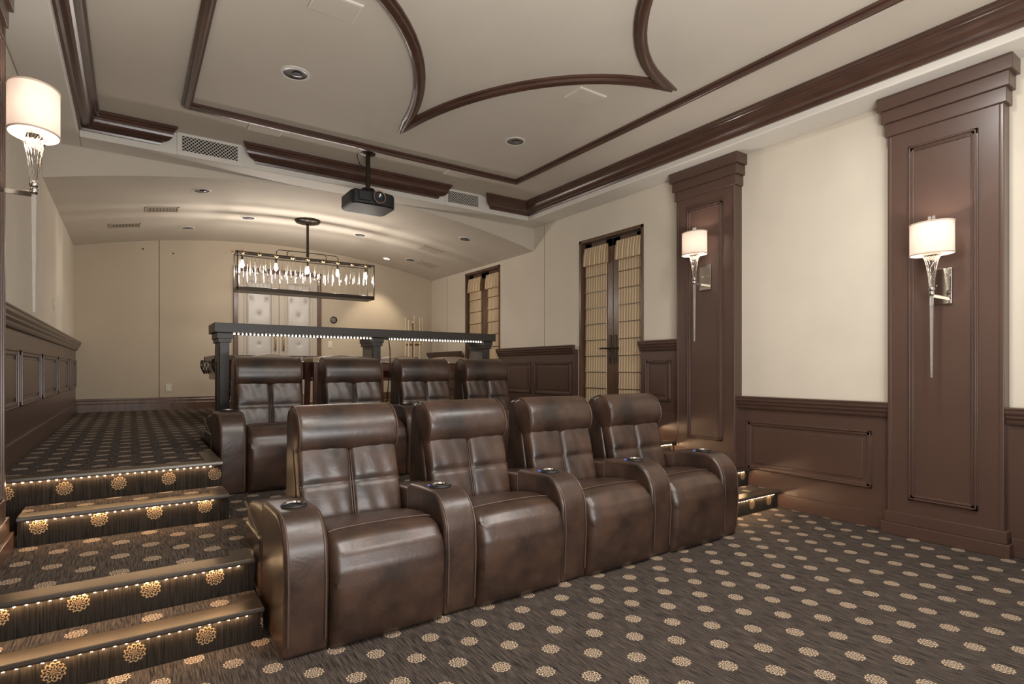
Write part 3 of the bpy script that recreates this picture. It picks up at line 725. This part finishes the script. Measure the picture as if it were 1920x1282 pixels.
MB().lathe([(.001, 0), (.012, .01), (.012, .03), (.001, .04)], (0, 0, 0), 10, cap=False).obj('end_finial', brass, t, smooth=True, loc=(HW+.03, 0, ZT-.02))
for i in range(5):
    x = -.80+i*.4
    MB().tube([(x, 0, ZT), (x, 0, ZT-.09)], .013, 10).obj('socket', blackmetal, t, smooth=True)
    MB().lathe([(.001, -.19), (.018, -.175), (.024, -.15), (.018, -.12), (.012, -.09)], (x, 0, ZT), 14, cap=False).obj('bulb', bulbm, t, smooth=True)
    l = bpy.data.lights.new('chandelier_bulb', 'POINT'); l.energy = 19; l.color = (1, .92, .84); l.shadow_soft_size = .05
    lo = bpy.data.objects.new('chandelier_bulb_light', l); COL.objects.link(lo); lo.parent = t; lo.location = (x, 0, ZT-.215)
me = None
n = 0
for i in range(29):
    x = -HW+.03+i*(2*HW-.06)/28
    if min(abs(x+.80-.4*q) for q in range(5)) < .045: continue
    for b in (-1, 1):
        L_ = .20+.05*((i*7) % 5)/4+.06*(abs((i % 9)-4)/4)
        if me is None:
            dm = MB().lathe([(.0015, 0), (.0015, -.14), (.005, -.155), (.0085, -.175), (.011, -.20), (.006, -.225), (.001, -.235)], (0, 0, 0), 8, cap=False).obj('crystal_drop', glass, t, smooth=True)
            me = dm.data; o = dm
        else: o = bpy.data.objects.new('crystal_drop', me); COL.objects.link(o); o.parent = t
        o.location = (x, b*(HD-.02), ZT-.015); o.scale = (1, 1, L_/.235)
rod = None
for i in range(19):
    x = -HW+.02+i*(2*HW-.04)/18
    for b in (-1, 1):
        if rod is None:
            rod = MB().tube([(0, 0, 0), (0, 0, -.45)], .005, 6).obj('glass_rod', glass, t, smooth=True); o = rod
        else: o = bpy.data.objects.new('glass_rod', rod.data); COL.objects.link(o); o.parent = t
        o.location = (x, b*(HD-.006), ZT-.015)

# ------------------------------------------------------------ projector
t = thing('projector', 'black projector hanging from the ceiling on a short pole', 'projector', (2.0, 5.50, HC))
MB().lathe([(.075, 0), (.075, -.008), (.05, -.018), (.025, -.026)], (0, 0, 0), 24).obj('ceiling_flange', blackmetal, t, smooth=True)
MB().tube([(0, 0, -.02), (0, 0, -.36)], .024, 14).obj('pole', blackmetal, t, smooth=True)
MB().lathe([(.06, -.36), (.07, -.37), (.06, -.39), (.035, -.40), (.035, -.43)], (0, 0, 0), 18).box(-.09, .09, -.06, .06, -.435, -.425).obj('mount_bracket', blackmetal, t, smooth=True)
body = [(-.23, -.13), (-.21, -.20), (-.07, -.215), (.12, -.215), (.20, -.19), (.235, -.12), (.235, .14), (.20, .19), (-.20, .19), (-.23, .14)]
bd = MB().prism(body, 'z', -.575, -.435).obj('body', blackplastic, t, bevel=.022, seg=3, ang=30)
MB().box(-.17, -.05, -.232, -.2, -.545, -.46).obj('front_grille', P('vent_dark', (.02, .02, .022), .5), t, bevel=.006)
m = MB(); n = 28
for (y0, y1, r0, r1) in ((-.20, -.245, .066, .062),): 
    vs = [(.03+r*cos(2*pi*k/n), y, -.50+r*sin(2*pi*k/n)) for y, r in ((-.19, .066), (-.245, .064), (-.247, .056), (-.225, .048), (-.22, .001)) for k in range(n)]
    fs = [(i*n+k, i*n+(k+1) % n, (i+1)*n+(k+1) % n, (i+1)*n+k) for i in range(4) for k in range(n)]
ln = MB().add(vs, fs).obj('lens', P('lens_glass', (.02, .025, .035), .08, coat=.6), t, smooth=True)
MB().tube([(.03+.058*cos(2*pi*k/n), -.247, -.50+.058*sin(2*pi*k/n)) for k in range(n)], .006, 6, closed=True).obj('lens_ring', P('lens_ring_metal', srgb(150, 120, 100), .35, metal=.6), ln, smooth=True)
MB().tube([(-.09, .06, 0), (-.09, .06, -.03), (-.07, .05, -.10), (-.03, .02, -.15), (0, -.02, -.17)], .004, 6).obj('cable', blackplastic, t, smooth=True)

# ------------------------------------------------------------ ceiling fittings
def downlight(x, y, z, label, r=.075, lit=False, rx=0, ry=0):
    t = thing('downlight', label, 'ceiling light', (x, y, z), 0, 'recessed ceiling downlights'); t.rotation_euler = (0, ry, 0)
    MB().lathe([(r*1.25, 0), (r*1.25, -.004), (r*1.1, -.009), (r, -.006), (r, 0)], (0, 0, 0), 28, cap=False).obj('trim_ring', ceilw, t, smooth=True)
    MB().lathe([(r, -.004), (r*.8, -.0015), (r*.5, -.001), (.001, -.001)], (0, 0, 0), 28, cap=False).obj('reflector', P('can_lit', (1, .9, .7), .4, emis=(1, .85, .6), est=8) if lit else MATS.get('can_dark') or P('can_dark', srgb(44, 44, 48), .2, coat=.4), t, smooth=True)
    MB().lathe([(r*.45, -.005), (r*.3, -.012), (.001, -.013)], (r*.2, r*.1, 0), 16, cap=False).obj('lamp', P('can_bulb', (.16, .16, .18), .15, coat=.5) if 'can_bulb' not in MATS else MATS['can_bulb'], t, smooth=True)
    return t
def sl(x): return math.atan(.66*(x-XM)/2.67**2)
downlight(1.01, 4.31, HC, 'large dark downlight in the left part of the tray ceiling', .085)
downlight(3.06, 4.39, HC, 'dark downlight in the right part of the tray ceiling', .08)
for x, y, lb in ((.627, 6.755, 'downlight near the left front of the vault'), (1.263, 7.895, 'downlight left of the chandelier canopy'), (.633, 8.653, 'downlight left of and beyond the two slatted vents, near the back wall'),
                 (2.78, 7.976, 'downlight right of the chandelier canopy'), (3.899, 6.833, 'downlight nearest on the right side of the vault'), (3.89, 8.66, 'downlight far right on the vault')):
    downlight(x, y, vz(x)-.001, lb, .075, ry=sl(x))
downlight(3.60, 9.0, vz(3.6)-.001, 'lit downlight shining on the back wall, right of the chandelier', .05, lit=True, ry=sl(3.6))
l = bpy.data.lights.new('downlight_beam', 'SPOT'); l.energy = 55; l.color = (1, .84, .64); l.spot_size = R(75); l.spot_blend = .6; l.shadow_soft_size = .03
lo = bpy.data.objects.new('downlight_beam', l); COL.objects.link(lo); lo.location = (3.6, 9.0, vz(3.6)-.03); lo.rotation_euler = (R(12), 0, 0)
def vent(x, y, label):
    z = vz(x)-.001; t = thing('ceiling_vent', label, 'vent', (x, y, z), 0, 'slatted vents in the vault'); t.rotation_euler = (0, sl(x), 0)
    w, d = .17, .12
    MB().box(-w, w, -d, -d+.02, -.008, 0).box(-w, w, d-.02, d, -.008, 0).box(-w, -w+.02, -d, d, -.008, 0).box(w-.02, w, -d, d, -.008, 0).obj('frame', louver, t, bevel=.002, seg=1)
    MB().box(-w+.02, w-.02, -d+.02, d-.02, -.002, -.001).obj('duct', P('duct_shadow', srgb(136, 124, 108), .8) if 'duct_shadow' not in MATS else MATS['duct_shadow'], t)
    s0 = None
    for i in range(9):
        xx = -w+.035+i*(2*w-.07)/8
        if s0 is None: s0 = MB().box(-.008, .008, -d+.02, d-.02, -.0075, -.004).obj('slat', louver, t); o = s0
        else: o = s0.copy(); COL.objects.link(o)
        o.parent = t; o.location = (xx, 0, 0); o.rotation_euler = (0, R(20), 0)
vent(.305, 7.62, 'slatted vent on the left of the vault, nearer the beam')
vent(-.056, 8.44, 'slatted vent on the left of the vault, nearer the back wall')
vent(3.836, 7.79, 'slatted vent on the right of the vault, nearer the beam')
vent(4.163, 8.61, 'slatted vent on the right of the vault, nearer the back wall')
def spk(x, y, label):
    t = thing('ceiling_panel', label, 'ceiling speaker', (x, y, HC), 0, 'flat square ceiling speakers')
    MB().box(-.14, .14, -.10, .10, -.012, 0).obj('grille_cover', ceilw, t, bevel=.003)
    MB().box(-.13, .13, -.09, .09, -.014, -.011).obj('mesh_face', ceilm, t, bevel=.001, seg=1)
spk(1.02, 5.45, 'flat ceiling speaker above the left air grille'); spk(3.02, 3.345, 'flat ceiling speaker below the right point of the star moulding')
spk(3.03, 5.47, 'flat ceiling speaker above the right air grille'); spk(1.025, 3.366, 'flat ceiling speaker at the top edge left of the star moulding')
# lattice air grilles in the beam
def grille(x0, x1, label):
    t = thing('air_grille', label, 'air grille', ((x0+x1)/2, IY1, 3.305), 0, 'lattice grilles in the soffit beam'); w = (x1-x0)/2; h = .068
    MB().box(-w-.04, w+.04, -.012, 0, -.115, -h).box(-w-.04, w+.04, -.012, 0, h, .094).box(-w-.04, -w, -.012, 0, -h, h).box(w, w+.04, -.012, 0, -h, h).obj('face_plate', ceilw, t, bevel=.003)
    MB().box(-w, w, -.004, -.001, -h, h).obj('duct', darkhole, t)
    m = MB(); st = .032
    for sgn in (-1, 1):
        k = -w-2*h
        while k < w+2*h:
            a0, a1 = max(-w, k), min(w, k+2*h)
            if a1 > a0+.004:
                z0 = (-h+(a0-k))*sgn; z1 = (-h+(a1-k))*sgn
                m.tube([(a0, -.008-.001*sgn, z0), (a1, -.008-.001*sgn, z1)], .0030, 4)
            k += st
    m.obj('lattice', ceilw, t, kind='stuff')
grille(.397, .866, 'lattice air grille in the beam at left'); grille(3.18, 3.61, 'lattice air grille in the beam near the right corner')

# ------------------------------------------------------------ right-hand double doors with striped shades
def right_door(i, y0, y1, label):
    t = bpy.data.objects.new('door_%d' % i, None); COL.objects.link(t); t.location = (XR, (y0+y1)/2, Z4); struct(t, label)
    w = (y1-y0)/2; H = DT-Z4
    # frame set in the opening
    MB().box(-.012, .14, -w, -w+.035, 0, H).box(-.012, .14, w-.035, w, 0, H).box(-.012, .14, -w, w, H-.04, H).obj('door_frame', darkwood, t, bevel=.004)
    MB().box(.0, .14, -w+.04, w-.04, 0, .02).obj('threshold', brass, t)
    for s in (-1, 1):
        a, b = sorted((s*.004, s*(w-.045)))
        lf = MB().box(.06, .10, a, a+.115, .02, H-.045).box(.06, .10, b-.115, b, .02, H-.045).box(.06, .10, a, b, H-.14, H-.045).box(.06, .10, a, b, .02, .2).obj('door_leaf', darkwood, t, bevel=.004)
        MB().box(.08, .085, a+.11, b-.11, .19, H-.13).obj('glass_pane', glass, lf)
        # roman shade with folds
        m = MB(); za, zb = .16, H-.27; n = 9; st = (zb-za)/n
        pr = []
        for k in range(n):
            z0 = zb-k*st
            pr += [(.050, z0), (.047, z0-st*.5), (.043, z0-st+.012), (.036, z0-st+.004), (.052, z0-st+.001)]
        pr += [(.056, za), (.056, zb)]
        ya, yb = (a+.10, b-.012) if s > 0 else (a+.012, b-.10)
        sh = MB().prism(pr, 'y', ya, yb).obj('roman_shade', stripem, lf)
        m = MB()
        b0 = None
        for k in range(1, n):
            if b0 is None: b0 = MB().box(.040, .046, ya, yb, -.004, .002).obj('shade_batten', darkwood, sh); o = b0
            else: o = b0.copy(); COL.objects.link(o)
            o.location = (0, 0, zb-k*st)
        nn = 24; vs = []; fs = []
        va, vb = (a+.075, b-.008) if s > 0 else (a+.008, b-.075)
        for k in range(nn+1):
            yy = va+(vb-va)*k/nn; off = .006*sin(k*1.3)
            vs += [(.004+off, yy, H-.33), (.012+off*.6, yy, H-.20), (.03, yy, H-.10), (.055, yy, H-.10), (.055, yy, H-.33)]
        for k in range(nn):
            q = 5*k; fs += [(q+j, q+5+j, q+5+(j+1) % 5, q+(j+1) % 5) for j in range(5)]
        fs += [(0, 1, 2, 3, 4), tuple(range(5*nn, 5*nn+5))[::-1]]
        MB().add(vs, fs).obj('shade_valance', stripem, lf, smooth=True)
        yh = s*.04
        hd = MB().box(.045, .06, yh-.018, yh+.018, .66, 1.0).obj('handle_plate', blackmetal, lf, bevel=.006)
        MB().tube([(.05, yh, .84), (.0, yh, .84), (-.012, yh+s*.02, .84), (-.012, yh+s*.09, .842), (-.008, yh+s*.12, .836)], .009, 8).obj('lever_handle', blackmetal, hd, smooth=True)
        MB().tube([(.05, yh, .72), (.035, yh, .72)], .014, 10).obj('lock_cylinder', blackmetal, hd, smooth=True)
        for z in (.25, 1.05, 1.9): MB().tube([(.05, s*(w-.05), z), (.05, s*(w-.05), z+.09)], .008, 8).obj('hinge', blackmetal, t, smooth=True)
    return t
right_door(1, *DA, 'near pair of dark wood doors with striped shades')
right_door(2, *DB, 'far pair of dark wood doors with striped shades')

# tufted double door in the back wall
t = bpy.data.objects.new('door_3', None); COL.objects.link(t); t.location = (1.98, YB, Z4); struct(t, 'double door with silver tufted leather panels in the back wall')
MB().box(-.665, -.60, -.04, 0, 0, 2.19).box(.60, .665, -.04, 0, 0, 2.19).box(-.665, .665, -.04, 0, 2.12, 2.19).obj('door_frame', darkwood, t, bevel=.004)
for s in (-1, 1):
    a, b = sorted((s*.004, s*.60))
    lf = MB().box(a, b, -.02, 0, .005, 2.12).obj('door_leaf', doorpaint, t, bevel=.003)
    c = (a+b)/2; hw = .185; z0, z1 = .14, 1.98
    MB().box(c-hw-.03, c-hw, -.032, -.018, z0-.03, z1+.03).box(c+hw, c+hw+.03, -.032, -.018, z0-.03, z1+.03).box(c-hw, c+hw, -.032, -.018, z1, z1+.03).box(c-hw, c+hw, -.032, -.018, z0-.03, z0).obj('panel_frame', doorpaint, lf, bevel=.004)
    # tufted pad: heightfield with button dimples
    btn = []; z = z0+.14; k = 0
    while z < z1-.06:
        btn += [(-.115, z), (.115, z)] if k % 2 == 0 else [(0, z)]
        z += .238; k += 1
    nx, nz = 26, 120; vs = []; fs = []
    for j in range(nz+1):
        for i in range(nx+1):
            x = -hw+2*hw*i/nx; zz = z0+(z1-z0)*j/nz
            e = min(1, (hw-abs(x))/.035)**.5*min(1, min(zz-z0, z1-zz)/.035)**.5
            h = .030*e
            for bx_, bz_ in btn:
                r2 = (x-bx_)**2+(zz-bz_)**2; h -= .022*math.exp(-r2/.0006)+.006*math.exp(-r2/.005)
            vs.append((c+x, -.02-max(h, 0), zz))
    for j in range(nz):
        for i in range(nx): q = j*(nx+1)+i; fs.append((q, q+1, q+nx+2, q+nx+1))
    pad = MB().add(vs, fs).obj('tufted_panel', silverle, lf, smooth=True)
    m = MB()
    for bx_, bz_ in btn: m.tube([(c+bx_, -.02, bz_), (c+bx_, -.032, bz_)], .009, 8)
    m.obj('button', P('button_grey', srgb(110, 100, 92), .4) if 'button_grey' not in MATS else MATS['button_grey'], pad, kind='stuff')
    x = s*.06
    MB().tube([(x, -.02, .90), (x, -.06, .90), (x, -.065, .92), (x, -.065, 1.10), (x, -.06, 1.12), (x, -.02, 1.12)], .011, 10).obj('pull_handle', brass, lf, smooth=True)

# ------------------------------------------------------------ small wall fittings
def plate(name, x, y, z, rz, label, cat, w=.038, h=.06):
    t = thing(name, label, cat, (x, y, z), rz)
    MB().box(-w, w, -.006, 0, -h, h).obj('cover_plate', cream, t, bevel=.003)
    if cat == 'outlet':
        MB().box(-.018, .018, -.009, -.005, .008, .038).box(-.018, .018, -.009, -.005, -.038, -.008).obj('socket', whitep, t, bevel=.003)
    else: MB().box(-.014, .014, -.012, -.005, -.03, .03).obj('rocker', whitep, t, bevel=.002)
    return t
plate('wall_outlet', .461, YB-.001, .93, 0, 'white outlet low on the back wall left of the ledge', 'outlet')
plate('light_switch', 2.80, YB-.001, 1.62, 0, 'ivory light switch right of the tufted door', 'switch')
plate('light_switch', XL+.001, 7.15, 1.85, R(90), 'ivory switch on the left wall near the rear corner', 'switch')
t = thing('wall_gauge', 'small round dark wall control right of the tufted door', 'wall control', (2.86, YB-.001, 2.04))
def disc(name, prof, mat, par):
    n = 24; vs = [(r*cos(2*pi*k/n), -d, r*sin(2*pi*k/n)) for r, d in prof for k in range(n)]
    fs = [(i*n+k, i*n+(k+1) % n, (i+1)*n+(k+1) % n, (i+1)*n+k) for i in range(len(prof)-1) for k in range(n)]
    return MB().add(vs, fs).obj(name, mat, par, smooth=True)
disc('bezel', [(.06, 0), (.06, .012), (.045, .018), (.042, .012)], blackmetal, t)
disc('face', [(.043, .012), (.02, .014), (.001, .014)], P('gauge_face', srgb(120, 110, 105), .3), t)
for x, z, lb in ((.15, 2.92, 'left of two tiny dark fixings high on the back wall'), (.52, 2.90, 'right of two tiny dark fixings high on the back wall')):
    tt = thing('wall_screw', lb, 'screw', (x, YB-.001, z)); disc('head', [(.012, 0), (.01, .006), (.001, .007)], blackmetal, tt)
